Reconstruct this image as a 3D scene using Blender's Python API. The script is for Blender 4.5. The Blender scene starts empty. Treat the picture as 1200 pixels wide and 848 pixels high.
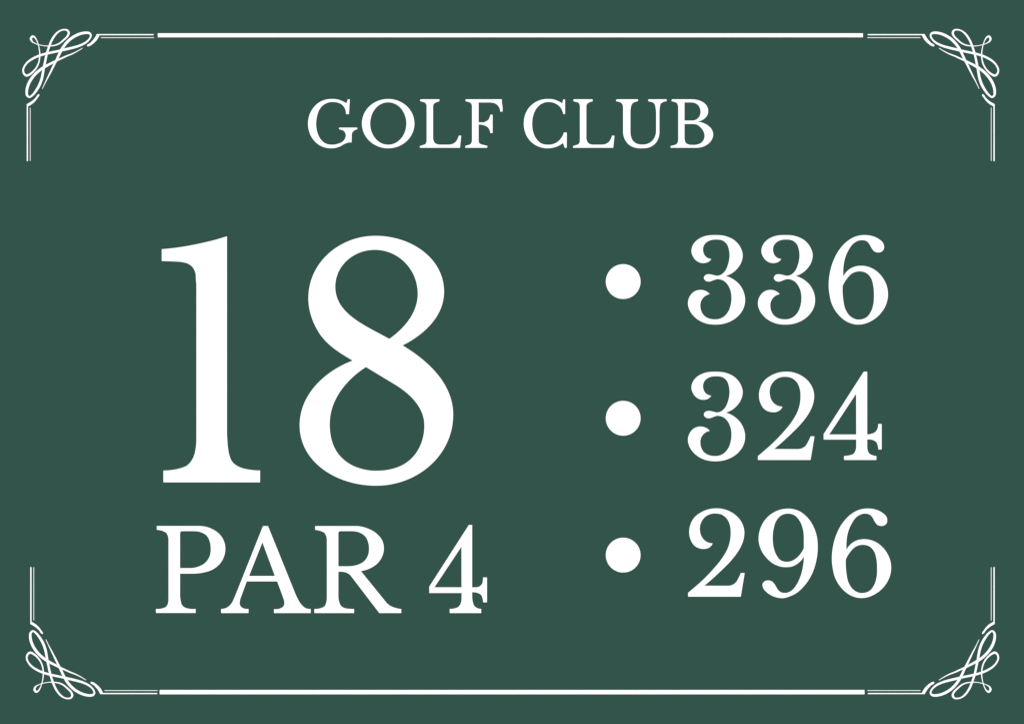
import bpy, bmesh, math

# ---------------------------------------------------------------- scale
# The sign face is measured in sign units (1 unit = 0.35 mm); x runs right, y runs down.
U = 0.00035
V = U * (723 / 1024) / (848 / 1200)   # vertical unit, so that the whole face fills the frame
W, H = 1200.0, 848.0
MARGIN = 9.0                       # the board runs a little past the frame
BASE = H / 2 + MARGIN              # units from sign centre to the bottom edge
FACE = -0.0015                     # y of the board's front face (it faces -y)

scene = bpy.context.scene
COL = scene.collection


def place(x, y, h=0.0):
    """Sign units to metres; h = height in metres above the board's face."""
    return ((x - W / 2) * U, FACE - h, (BASE + H / 2 - y) * V)


# ---------------------------------------------------------------- materials
def material(name, rgb, rough, grain):
    m = bpy.data.materials.new(name)
    m.use_nodes = True
    nt = m.node_tree
    b = nt.nodes['Principled BSDF']
    b.inputs['Roughness'].default_value = rough
    b.inputs['Specular IOR Level'].default_value = 0.0
    tc = nt.nodes.new('ShaderNodeTexCoord')
    ns = nt.nodes.new('ShaderNodeTexNoise')
    ns.inputs['Scale'].default_value = 900.0
    ns.inputs['Detail'].default_value = 3.0
    nt.links.new(tc.outputs['Object'], ns.inputs['Vector'])
    mx = nt.nodes.new('ShaderNodeMix')
    mx.data_type = 'RGBA'
    mx.inputs['A'].default_value = tuple(c * (1 - grain) for c in rgb) + (1,)
    mx.inputs['B'].default_value = tuple(c * (1 + grain) for c in rgb) + (1,)
    nt.links.new(ns.outputs['Fac'], mx.inputs['Factor'])
    nt.links.new(mx.outputs['Result'], b.inputs['Base Color'])
    return m


GREEN = material('matt_green_paint', (0.0246, 0.0674, 0.0536), 0.8, 0.001)
WHITE = material('white_vinyl', (0.86, 0.86, 0.86), 0.6, 0.001)


# ---------------------------------------------------------------- outlines
DIRS = {'r': 0.0, 'd': math.pi / 2, 'l': math.pi, 'u': -math.pi / 2}


def norm(a):
    while a > math.pi:
        a -= 2 * math.pi
    while a <= -math.pi:
        a += 2 * math.pi
    return a


def velocity(t, p):
    """Handle length of a METAFONT style curve leaving at angle t and arriving at p."""
    st, ct, sp, cp = math.sin(t), math.cos(t), math.sin(p), math.cos(p)
    n = 2 + math.sqrt(2) * (st - sp / 16) * (sp - st / 16) * (ct - cp)
    d = 3 * (1 + 0.5 * (math.sqrt(5) - 1) * ct + 0.5 * (3 - math.sqrt(5)) * cp)
    return max(0.12, min(1.6, n / d))


def parse(text, x0, y0, s):
    """'x,y' smooth point, 'x,y*' corner, '>r' '>l' '>u' '>d' a given direction, '>i30' '>o30' degrees in and out, '-' a straight piece."""
    nodes, straight = [], False
    for tok in text.split():
        if tok == '-':
            straight = True
            continue
        d = {}
        tok, *marks = tok.split('>')
        for c in marks:
            if c in DIRS:
                d['i'] = d['o'] = DIRS[c]
            else:
                d[c[0]] = math.radians(float(c[1:]))
        corner = tok.endswith('*')
        a, b = tok.rstrip('*').split(',')
        nodes.append({'p': (x0 + float(a) / s, y0 + float(b) / s), 'c': corner, 'd': d, 'line': straight})
        straight = False
    if straight:
        nodes[0]['line'] = True
    return nodes


def outline(text, x0, y0, s, steps=7):
    N = parse(text, x0, y0, s)
    n = len(N)
    P = [q['p'] for q in N]
    chord = lambda i: math.atan2(P[(i + 1) % n][1] - P[i][1], P[(i + 1) % n][0] - P[i][0])
    length = lambda i: math.dist(P[i], P[(i + 1) % n])
    isline = lambda i: N[(i + 1) % n]['line']           # segment i goes from i to i+1
    tang = []
    for i in range(n):
        q, pr = N[i], (i - 1) % n
        if q['d'] or q['c']:
            tang.append(None)
        elif isline(i) and not isline(pr):
            tang.append(chord(i))
        elif isline(pr) and not isline(i):
            tang.append(chord(pr))
        else:                                            # circle through the three points
            turn = norm(chord(i) - chord(pr))
            la, lb = length(pr), length(i)
            tang.append(chord(pr) + turn * la / (la + lb))
    out = []
    for i in range(n):
        j = (i + 1) % n
        a, b = P[i], P[j]
        out.append(a)
        if isline(i):
            continue
        ch, L = chord(i), length(i)
        ta, tb = N[i]['d'].get('o', tang[i]), N[j]['d'].get('i', tang[j])
        if ta is None and tb is None:
            continue
        if ta is None:
            ta = ch - norm(tb - ch)
        if tb is None:
            tb = ch + norm(ch - ta)
        th, ph = norm(ta - ch), norm(ch - tb)
        ra, rb = velocity(th, ph) * L, velocity(ph, th) * L
        c1 = (a[0] + ra * math.cos(ta), a[1] + ra * math.sin(ta))
        c2 = (b[0] - rb * math.cos(tb), b[1] - rb * math.sin(tb))
        k = max(2, min(24, int(L * steps / 12) + 2))
        for m in range(1, k):
            t = m / k
            u = 1 - t
            out.append(tuple(u ** 3 * a[e] + 3 * u * u * t * c1[e] + 3 * u * t * t * c2[e] + t ** 3 * b[e] for e in (0, 1)))
    return out


def link(name, mesh, mat, parent, label=None):
    o = bpy.data.objects.new(name, mesh)
    mesh.materials.append(mat)
    COL.objects.link(o)
    o.parent = parent
    if label:
        o['label'] = label
    return o


def trimmed(c, d):
    """The closed outline cut back by d so that the blade stays inside the drawn line."""
    n = len(c)
    out = []
    for i in range(n):
        p, q, r = c[i - 1], c[i], c[(i + 1) % n]
        a, b = (q[0] - p[0], q[1] - p[1]), (r[0] - q[0], r[1] - q[1])
        la, lb = math.hypot(*a) or 1e-9, math.hypot(*b) or 1e-9
        na, nb = (-a[1] / la, a[0] / la), (-b[1] / lb, b[0] / lb)
        k = max(0.35, 1 + na[0] * nb[0] + na[1] * nb[1])
        out.append((q[0] + d * (na[0] + nb[0]) / k, q[1] + d * (na[1] + nb[1]) / k))
    return out


def turn(c):
    return 1 if sum(c[i - 1][0] * c[i][1] - c[i][0] * c[i - 1][1] for i in range(len(c))) > 0 else -1


def plate(name, contours, parent, label=None, mat=None, thick=0.0001, trim=0.22):
    """A flat cut-out (with holes) of the given thickness lying on the board's face."""
    cu = bpy.data.curves.new(name, 'CURVE')
    cu.dimensions = '2D'
    cu.fill_mode = 'BOTH'
    cu.extrude = thick / 2
    for e, c in enumerate(contours):
        c = trimmed(c, trim * turn(c) * (1 if e == 0 else -1))
        sp = cu.splines.new('POLY')
        sp.points.add(len(c) - 1)
        for k, (x, y) in enumerate(c):
            sp.points[k].co = ((x - W / 2) * U, (BASE + H / 2 - y) * V, 0, 1)
        sp.use_cyclic_u = True
    tmp = bpy.data.objects.new('tmp_curve', cu)
    COL.objects.link(tmp)
    me = bpy.data.meshes.new_from_object(tmp.evaluated_get(bpy.context.evaluated_depsgraph_get()))
    bpy.data.objects.remove(tmp)
    bpy.data.curves.remove(cu)
    me.name = name
    for v in me.vertices:                                # stand it up: curve xy -> world xz
        x, z, y = v.co
        v.co = (x, FACE - 0.00001 - thick / 2 - y, z)
    me.materials.clear()
    for p in me.polygons:
        p.material_index = 0
        p.use_smooth = False
    bm = bmesh.new()
    bm.from_mesh(me)
    bmesh.ops.remove_doubles(bm, verts=bm.verts, dist=1e-7)
    bmesh.ops.recalc_face_normals(bm, faces=bm.faces)
    bm.to_mesh(me)
    bm.free()
    return link(name, me, mat or WHITE, parent, label)


def glyph(name, contours, x0, y0, s, parent, label, dx=0.0, dy=0.0):
    cs = [outline(c, x0, y0, s) for c in contours]
    cs = [[(x + dx, y + dy) for x, y in c] for c in cs]
    return plate(name, cs, parent, label)


def rect(x0, y0, x1, y1):
    return [(x0, y0), (x1, y0), (x1, y1), (x0, y1)]


# ---------------------------------------------------------------- glyph outlines
S120, S70 = 848 / 120.0, 848 / 70.0
G = {}
G['1'] = (["266.1,276.5* - 266.1,507.5 266.5,515 267.5,526.2 269,533.5 271.9,540.2 277.5,545.3 283.8,548.1 292.5,550 304.9,550.9* - "
           "304.9,565.1* - 191.3,565.1* - 191.3,551* 202.5,550.2 211,548.4 218.8,545.3 224.4,539.4 227.6,532.5 229.2,525 230,515 - "
           "230,335 229.5,328 228.6,318.8 226.2,313.8 221.2,309.4 213.8,307.2 202.5,306.3 189.4,305.9* - 189.4,291.7* "
           "202.5,290.5 217.5,288.3 236.3,284.6 251.3,281"], 0, 0, 1)
G['8'] = (["440,276.1>r 520.5,341.7>d 472,404.6*>i153>o31 531.2,485.8>d 440.8,569>l 351,498.3>u 413,422.3*>i-21>o-149.5 373.6,389.6 361.2,349.2>u",
           "439.2,292.7>r 489.4,344>d 456.2,396.8*>i145>o-151 393,335.8>u",
           "428.8,430*>i-33 - 462,450 497.2,498.3>d 482,537 441,551.3>l 396.2,531.1 386.5,496.7>u"], 0, 0, 1)
G['P'] = (["60,76* - 400,76 470,85 520,105 590,165 620,262>d 590,365 520,430 430,459 340,466 - 251,466* - 251,640 257,690 268,722 "
           "290,740 320,749 378,751* - 378,786* - 53,786* - 53,751* 105,747 138,732 152,702 155,660 - 155,190 149,155 138,135 115,121 60,110*",
           "251,419* - 251,140 255,126 268,120 - 350,120 420,129 465,155 490,200 499,262>d 490,325 450,380 400,407 330,419 -"], 175, 605, 848 / 122.0)
G['A'] = (["375,78* - 418,78* - 625,590 660,672 695,729 725,755 772,764* - 772,800* - 466,800* - 466,764* 520,759 545,742 552,715 "
           "545,680 - 493,538* - 242,538* - 197,660 186,695 187,735 205,755 230,763 257,764* - 257,800* - 28,800* - 28,764* 70,756 105,730 "
           "132,685 - 165,605 - ",
           "371,215* - 473,491* - 262,491* -"], 255, 605, S120)
G['R'] = (["65,78* - 405,78 500,98 580,145 625,205 636,265>d 620,335 575,395 520,430 446,452* - 655,710 690,739 730,755 780,765* - "
           "780,800* - 597,800* - 365,497 345,476 320,464 259,459* - 259,650 265,705 280,738 310,757 340,762 389,764* - 389,800* - 58,800* - "
           "58,764* 110,758 145,740 158,707 162,660 - 162,200 156,160 142,136 115,122 65,112*",
           "259,411* - 259,140 263,127 278,122 - 360,122 430,132 480,165 503,210 511,265>d 503,320 470,370 420,398 370,409 330,411 -"], 360, 605, S120)
G['4'] = (["490,69* - 519,69* - 519,585* - 545,585 580,577 600,555 606,530 607,503* - 642,503* - 642,711* - 607,711* 603,675 590,648 565,634 "
           "519,628* - 519,660 524,705 536,738 560,757 594,763* - 594,800* - 331,800* - 331,763* 375,759 406,745 422,720 429,685 - 430,634* - "
           "162,634* - 162,580* -",
           "429,250* - 429,585* - 207,585* -"], 480, 605, S120)
G['four'] = (["510,72* - 540,72* - 540,592* 575,586 605,572 620,552 628,505* - 660,505* - 660,718* - 630,718* 624,680 614,657 598,645 575,637 "
              "540,635* - 540,690 545,728 558,751 580,763 616,770* - 616,805* - 346,805* - 346,770* 390,765 424,753 441,727 447,685 - 447,636* - "
              "177,636* - 177,590* -",
              "447,256* - 447,592* - 226,592* -"], 940, 425, S120)
G['3'] = (["340,72>r 430,82 510,124 555,185 569,240>d 555,303 520,355 480,389 430,411* 490,438 550,493 580,553 589,610>d 575,680 530,744 "
           "460,791 340,815>l 240,797 165,748 125,690 113,637>u 125,587 160,544 210,526 240,528 274,542 297,563* 255,580 228,612 218,650>d "
           "225,700 250,740 290,763 345,770>r 400,755 445,710 468,650 474,595>u 465,530 440,480 410,452 360,438>l 325,448 290,459>l 258,450 "
           "245,427>u 258,404 290,396>r 330,404 355,409>r 385,402 420,372 446,315 458,240>u 452,190 437,150 405,121 345,111>l 290,121 "
           "255,147 240,190>d 246,225 265,253 310,269* 285,295 240,306>l 185,287 155,250 142,205>u 150,165 180,122 240,86"], 790, 265, S120)
G['6'] = (["515,72>r 580,80 640,108 672,140 680,170>d 674,196 655,213 630,218>l 598,209 575,182 553,143 533,124 490,116>l 430,140 385,198 "
           "355,270 342,350 342,412* 387,358 430,335 490,326>r 560,339 630,382 680,445 705,505 712,565>d 700,637 660,711 590,775 465,815>l "
           "370,790 298,730 248,650 225,560 219,490>u 228,390 260,280 310,190 370,126 440,85",
           "336,495* 336,530>d 342,610 360,688 400,745 465,772>r 530,755 570,705 590,640 594,565>u 588,490 570,430 535,390 475,374>l 420,388 "
           "372,434"], 940, 265, S120)
G['2'] = (["435,72>r 540,95 620,155 657,220 666,275>d 655,345 620,420 560,501 480,583 335,713* - 510,713 560,708 592,688 613,655 635,607* - "
           "669,607* - 636,805* - 198,805* - 198,772* - 265,715 400,583 480,485 530,395 551,285>u 545,215 520,160 480,127 420,116>l 355,134 "
           "315,175 297,240>d 302,280 317,315 345,344 404,361* 380,394 330,410>l 255,386 220,335 207,265>u 215,215 245,155 310,103"], 860, 425, S120)
G['9'] = (["380,75>r 460,91 540,150 595,237 618,310 625,400>d 612,510 580,610 520,707 450,774 395,802 330,818>l 255,802 200,768 172,735 165,707>u "
           "180,680 215,669>r 248,680 270,705 290,740 315,765 355,773>r 405,755 450,702 485,622 504,535 509,475* 460,530 410,556 355,561>l "
           "270,540 200,485 150,408 133,325>u 145,250 190,165 260,106",
           "508,402* - 508,330 500,245 475,180 440,138 380,118>l 320,134 280,180 260,240 252,315>d 258,390 280,455 315,501 370,516>r 420,503 465,468"],
          870, 585, S120)
G['G'] = (["405,70>r 490,76 555,98 617,131* - 634,80 643,74 - 668,76* - 655,288* - 609,288* 605,240 588,195 558,157 510,130 415,116>l 320,140 "
           "245,207 205,305 189,425>d 205,540 250,638 320,700 415,719>r 500,705 560,677 595,635 607,590>u 598,552 580,527 550,512 512,503* - "
           "510,476* - 773,476* - 773,504* 730,519 706,542 695,585 - 693,690* 635,694 590,711 530,745 470,765 405,773>l 300,758 200,705 "
           "125,620 85,530 70,425>u 90,300 145,198 220,125 310,83"], 355, 110, S70)
G['O'] = (["422,70>r 797,420>d 422,773>l 48,420>u", "422,121>r 679,420>d 422,719>l 169,420>u"], 420, 110, S70)
G['L'] = (["150,80 160,74* - 425,74* - 424,107* 380,119 348,140 335,172 - 335,625 343,665 367,700 405,715 460,718 - 540,718 610,708 652,680 "
           "680,637 697,589* - 735,591* - 717,766* - 144,766* - 143,738* 185,725 217,714 235,690 240,660 - 240,170 232,143 213,122 183,114 "
           "149,103*"], 480, 110, S70)
G['F'] = (["184,92 190,79 204,74* - 706,74* 707,130 716,190 715,253* - 680,253* 670,205 645,165 610,138 560,125 530,123 - 376,123* - "
           "376,402* - 430,402 480,388 515,360 532,322 540,293* - 575,293* - 575,556* - 537,556* 525,505 500,472 460,450 376,437* - 376,665 "
           "384,695 405,712 440,721 502,737* - 495,766* - 184,766* - 182,738* 222,725 255,713 270,692 278,660 - 278,170 268,140 250,122 "
           "225,114 186,103*"], 530, 110, S70)
G['C'] = (["445,70>r 530,77 590,98 652,131* - 663,84 670,76* - 695,77* - 695,288* - 666,288* 652,240 624,190 582,152 530,127 455,116>l 360,141 "
           "288,207 246,295 228,420>d 242,540 287,638 360,702 450,719>r 540,704 600,667 643,616 675,545* - 720,545* - 718,766* - 686,766* "
           "676,735 662,698* 600,738 540,760 445,773>l 340,757 240,706 160,620 120,530 105,425>u 120,310 175,200 250,130 345,84"], 605, 110, S70)
G['U'] = (["87,80 96,74* - 390,74 398,92 388,108* 342,120 311,145 297,190 290,260 - 290,545 300,610 325,663 370,700 460,717>r 545,700 "
           "600,660 637,600 651,520 - 651,290 646,215 637,165 620,132 590,117 545,107* 537,91 546,74* - 797,74* 806,91 796,107* 750,118 "
           "720,140 708,185 702,260 - 702,530 690,620 650,695 575,752 450,773>l 340,760 260,716 210,650 188,590 182,520 - 182,190 173,150 "
           "155,126 125,114 86,106*"], 715, 110, S70)
G['B'] = (["146,82 154,74* - 430,74 520,86 600,121 650,175 667,237>d 655,300 620,345 580,373 515,393* 590,409 660,445 715,500 738,575>d "
           "720,645 670,706 600,747 500,766 - 132,766* - 128,738* 170,728 213,712 232,685 238,630 - 238,190 232,155 216,128 190,116 145,106*",
           "331,122* - 420,122 480,133 525,165 548,207 555,247>d 548,300 520,343 485,367 440,376 - 331,376* -",
           "331,428* - 450,428 505,438 557,476 597,532 612,590>d 600,650 565,693 510,716 440,722 385,715 350,695 335,660 331,610 -"], 775, 110, S70)

# ---------------------------------------------------------------- the sign and its board
sign = bpy.data.objects.new('golf_hole_sign', None)
sign.empty_display_size = 0.05
COL.objects.link(sign)
sign['label'] = 'dark green golf club sign with white 18, PAR 4 and three distances'
sign['category'] = 'sign'


def board():
    r, seg = 6.0, 6
    x0, y0, x1, y1 = -MARGIN, -MARGIN, W + MARGIN, H + MARGIN
    ring = []
    for cx, cy, a0 in ((x1 - r, y0 + r, -90), (x1 - r, y1 - r, 0), (x0 + r, y1 - r, 90), (x0 + r, y0 + r, 180)):
        for k in range(seg + 1):
            a = math.radians(a0 + 90 * k / seg)
            ring.append((cx + r * math.cos(a), cy + r * math.sin(a)))
    bm = bmesh.new()
    front = [bm.verts.new(place(x, y)) for x, y in ring]
    back = [bm.verts.new((v.co.x, -FACE, v.co.z)) for v in front]
    bm.faces.new(front)
    bm.faces.new(back[::-1])
    n = len(ring)
    for k in range(n):
        bm.faces.new((front[k], back[k], back[(k + 1) % n], front[(k + 1) % n]))
    bmesh.ops.recalc_face_normals(bm, faces=bm.faces)
    me = bpy.data.meshes.new('panel')
    bm.to_mesh(me)
    bm.free()
    o = link('panel', me, GREEN, sign)
    bv = o.modifiers.new('edge', 'BEVEL')
    bv.width = 0.0003
    bv.segments = 2
    bv.limit_method = 'ANGLE'
    bv.angle_limit = math.radians(60)
    return o


board()

# ---------------------------------------------------------------- writing
HEAD = [('G', 0, 'first capital of the heading, G of GOLF'), ('O', 0, 'round capital O of GOLF'), ('L', 0, 'capital L of GOLF'),
        ('F', 0, 'capital F ending GOLF'), ('C', 0, 'capital C opening CLUB'), ('L', 179.6, 'capital L of CLUB'),
        ('U', 0, 'capital U of CLUB'), ('B', 0, 'last capital of the heading, B of CLUB')]
for ch, dx, lab in HEAD:
    c, x0, y0, s = G[ch]
    glyph('letter', c, x0, y0, s, sign, 'white ' + lab, dx)
for ch, lab in (('1', 'tall white numeral 1 of the large hole number'), ('8', 'tall white numeral 8 of the large hole number')):
    c, x0, y0, s = G[ch]
    glyph('large_numeral', c, x0, y0, s, sign, lab)
for ch, nm, lab in (('P', 'letter', 'white capital P of PAR'), ('A', 'letter', 'white capital A of PAR'),
                    ('R', 'letter', 'white capital R of PAR'), ('4', 'numeral', 'white numeral 4 after PAR')):
    c, x0, y0, s = G[ch]
    glyph(nm, c, x0, y0, s, sign, lab)
DIST = [('3', 0, 0, 'first 3 of 336'), ('3', 82.0, 0, 'middle 3 of 336'), ('6', 0, 0, '6 ending 336'),
        ('3', 0, 160.1, '3 opening 324'), ('2', 0, 0, '2 in the middle of 324'), ('four', 0, 0, '4 ending 324'),
        ('2', -81.8, 160.1, '2 opening 296'), ('9', 0, 0, '9 in the middle of 296'), ('6', 3.7, 320.3, '6 ending 296')]
for ch, dx, dy, lab in DIST:
    c, x0, y0, s = G[ch]
    glyph('numeral', c, x0, y0, s, sign, 'white numeral ' + lab, dx, dy)
for cy, lab in ((329.8, '336'), (489.9, '324'), (650.2, '296')):
    ring = [(730.3 + 20.5 * math.cos(2 * math.pi * k / 96), cy + 20.5 * math.sin(2 * math.pi * k / 96)) for k in range(96)]
    plate('bullet', [ring], sign, 'round white dot in front of ' + lab)

# ---------------------------------------------------------------- border
plate('border_bar', [rect(184.7, 38.75, 1011.5, 43.8)], sign, 'thick white bar along the top edge')
plate('border_bar', [rect(186.9, 808.0, 1013.3, 813.4)], sign, 'thick white bar along the bottom edge')

# centre line (x, y, width) of the looping pen stroke of the upper left corner
STROKE = [
    (49.6, 103.7, .9), (53.2, 96, 1.2), (56.7, 89.2, 1.7), (60.2, 82.2, 2.1), (63.3, 75.8, 2.4), (66.5, 69.5, 2.6), (69.4, 63.3, 2.8),
    (71, 60.1, 2.9), (73.7, 55.4, 3), (77.8, 50, 3.1), (83.1, 45, 3.1), (89.6, 41.1, 3.1), (95.5, 38.9, 3), (101.4, 38.1, 2.9),
    (104.9, 38.8, 2.6), (106.5, 41.2, 2.1), (104.9, 45.3, 2), (100.2, 49.8, 2.3), (92.5, 53.5, 2.6), (83.7, 56, 2.8), (74.8, 58.1, 2.8),
    (68.4, 59.6, 2.6), (60.6, 61.2, 2.6), (53.5, 62.8, 2.6), (46.4, 64.9, 2.6), (39.9, 67.7, 2.5), (33.6, 71.7, 2.3), (29.6, 76, 2.1),
    (27.2, 81.4, 2.1), (28.1, 86, 2.3), (31.1, 88.3, 2.6), (35.2, 86.7, 2.4), (40.5, 82, 2), (44, 76.7, 1.8), (45.7, 72, 1.7),
    (46.5, 67.1, 1.6), (46.6, 61.8, 1.5), (45.9, 56.5, 1.3), (44.8, 51.8, 1.2), (42.9, 46.8, 1.4), (40.7, 43.5, 1.9), (38.3, 42.4, 2.4),
    (36.3, 45, 2.6), (37.4, 48.1, 1.9), (41.1, 50.6, 1.2), (46.4, 52.4, 1.1), (52.3, 53.5, 1.1), (57.6, 53.6, 1.3), (64.1, 52.9, 1.6),
    (69.7, 50.7, 1.8), (75.4, 46, 2), (79.2, 42.1, 2.2), (80.6, 38.3, 2.5), (79, 35.4, 2.2), (75.4, 34.6, 1.9), (70.9, 35.6, 1.8),
    (67.2, 38.1, 2.1), (64, 41.6, 2.3), (60.6, 47.1, 2.4), (57.9, 53.6, 2.4), (55.6, 60.5, 2.5), (54, 66.6, 2.5), (52.6, 73.6, 2.6),
    (51.6, 78, 2.7), (50.4, 85, 2.8), (49, 92, 2.9), (46.4, 99.1, 2.9), (42.3, 106.2, 2.7), (38.2, 111.2, 2.3), (34.5, 113.6, 2.1),
    (31.9, 111.5, 2.6), (31.5, 105.6, 3), (33.4, 98.5, 3.1), (37, 92, 3.1), (42.3, 85.7, 3), (48.8, 80.4, 3), (55.3, 76.5, 2.8),
    (62.3, 72.9, 2.5), (67.6, 70.2, 2.2), (71.9, 68.3, 2), (77.8, 65.6, 1.8), (84.9, 62.8, 1.5), (90.9, 59.75, 1.2), (96.7, 56.2, .9)]


def stroke_points(pts, sub=6):
    out, n = [], len(pts)
    for i in range(n - 1):
        p0, p1, p2, p3 = pts[max(i - 1, 0)], pts[i], pts[i + 1], pts[min(i + 2, n - 1)]
        d = [max(1e-4, math.dist(a[:2], b[:2])) ** 0.5 for a, b in ((p0, p1), (p1, p2), (p2, p3))]
        if i == 0:
            d[0] = d[1]
        if i == n - 2:
            d[2] = d[1]
        for k in range(sub):
            t = k / sub
            v = []
            for e in range(3):
                m1 = ((p1[e] - p0[e]) / d[0] - (p2[e] - p0[e]) / (d[0] + d[1]) + (p2[e] - p1[e]) / d[1]) * d[1]
                m2 = ((p2[e] - p1[e]) / d[1] - (p3[e] - p1[e]) / (d[1] + d[2]) + (p3[e] - p2[e]) / d[2]) * d[1]
                v.append((2 * t ** 3 - 3 * t * t + 1) * p1[e] + (t ** 3 - 2 * t * t + t) * m1 + (3 * t * t - 2 * t ** 3) * p2[e] + (t ** 3 - t * t) * m2)
            out.append(tuple(v))
    out.append(pts[-1])
    return out


def flourish_mesh(tf):
    """A raised ribbon; it climbs slightly along its length so that it passes over itself at the crossings."""
    pts = stroke_points(STROKE)
    n = len(pts)
    bm = bmesh.new()
    rows = []
    for i, (x, y, w) in enumerate(pts):
        y += 0.2
        w = w * 1.12 - 0.48
        a, b = pts[max(0, i - 1)], pts[min(n - 1, i + 1)]
        dx, dy = b[0] - a[0], b[1] - a[1]
        L = math.hypot(dx, dy)
        nx, ny = -dy / L * w / 2, dx / L * w / 2
        h = 0.00012 + 0.00016 * i / (n - 1)
        q, r = tf(x + nx, y + ny), tf(x - nx, y - ny)
        rows.append([bm.verts.new(place(*q, 0.00001)), bm.verts.new(place(*q, h)), bm.verts.new(place(*r, h)), bm.verts.new(place(*r, 0.00001))])
    for a, b in zip(rows, rows[1:]):
        for k in range(3):
            bm.faces.new((a[k], a[k + 1], b[k + 1], b[k]))
    bm.faces.new(rows[0])
    bm.faces.new(rows[-1][::-1])
    bmesh.ops.recalc_face_normals(bm, faces=bm.faces)
    me = bpy.data.meshes.new('corner_flourish')
    bm.to_mesh(me)
    bm.free()
    return me


TOP_TAIL = "113.2,39.5* - 180.9,39.5* - 180.0,41.6* - 116.8,41.6* 113.8,46.9 109.2,51.5 103.8,54.5 102,54.5 101.7,53.7 106,49.6 110.3,44.5"
SIDE_TAIL = "30.9,121.7* 36.3,118.6 40.9,114.8 45.1,110 46.1,109.9 46.5,110.8 44.3,115 40.1,120.2 33.2,124.8* - 33.2,188.6* - 32.2,189.2 30.9,188.6* -"
CORNERS = [('upper left', lambda x, y: (x, y)), ('upper right', lambda x, y: (1197.0 - x, y)),
           ('lower left', lambda x, y: (x + 4.15, 852.9 - y)), ('lower right', lambda x, y: (1197.0 - x, 852.9 - y))]
for where, tf in CORNERS:
    f = link('corner_flourish', flourish_mesh(tf), WHITE, sign, 'white looping pen flourish in the %s corner' % where)
    m = lambda c: [tf(x, y) for x, y in c]
    plate('tailed_line', [m(outline(TOP_TAIL, 0, 0, 1, 14))], f, trim=0.43)
    plate('tailed_line', [m(outline(SIDE_TAIL, 0, 0, 1, 14))], f, trim=0.48)
    plate('hairline', [m(rect(117.9, 43.3, 180.9, 44.8))], f, trim=0.41)
    plate('hairline', [m(rect(34.7, 125.8, 36.1, 188.8))], f, trim=0.39)

# ---------------------------------------------------------------- even studio light
world = bpy.data.worlds.new('World')
scene.world = world
world.use_nodes = True
bg = world.node_tree.nodes['Background']
bg.inputs['Color'].default_value = (1, 1, 1, 1)
bg.inputs['Strength'].default_value = 0.8

cz = BASE * V
la = bpy.data.lights.new('softbox', 'AREA')
la.shape = 'RECTANGLE'
la.size, la.size_y = 3.0, 2.2
la.energy = 115.0
lo = bpy.data.objects.new('softbox', la)
COL.objects.link(lo)
lo.location = (0.0, -4.5, cz + 0.02)
lo.rotation_euler = (math.radians(90), 0, 0)

# ---------------------------------------------------------------- camera, square on to the sign
cam = bpy.data.cameras.new('camera')
co = bpy.data.objects.new('camera', cam)
COL.objects.link(co)
cam.sensor_width = 36.0
cam.lens = 60.0
cam.clip_start, cam.clip_end = 0.01, 50.0
co.location = (0.0, FACE - 0.00012 - W * U * cam.lens / cam.sensor_width, cz)
co.rotation_euler = (math.radians(90), 0, 0)
scene.camera = co

scene.view_settings.view_transform = 'Standard'
scene.view_settings.look = 'None'
scene.view_settings.exposure = 0
scene.view_settings.gamma = 1
scene.render.dither_intensity = 0.0
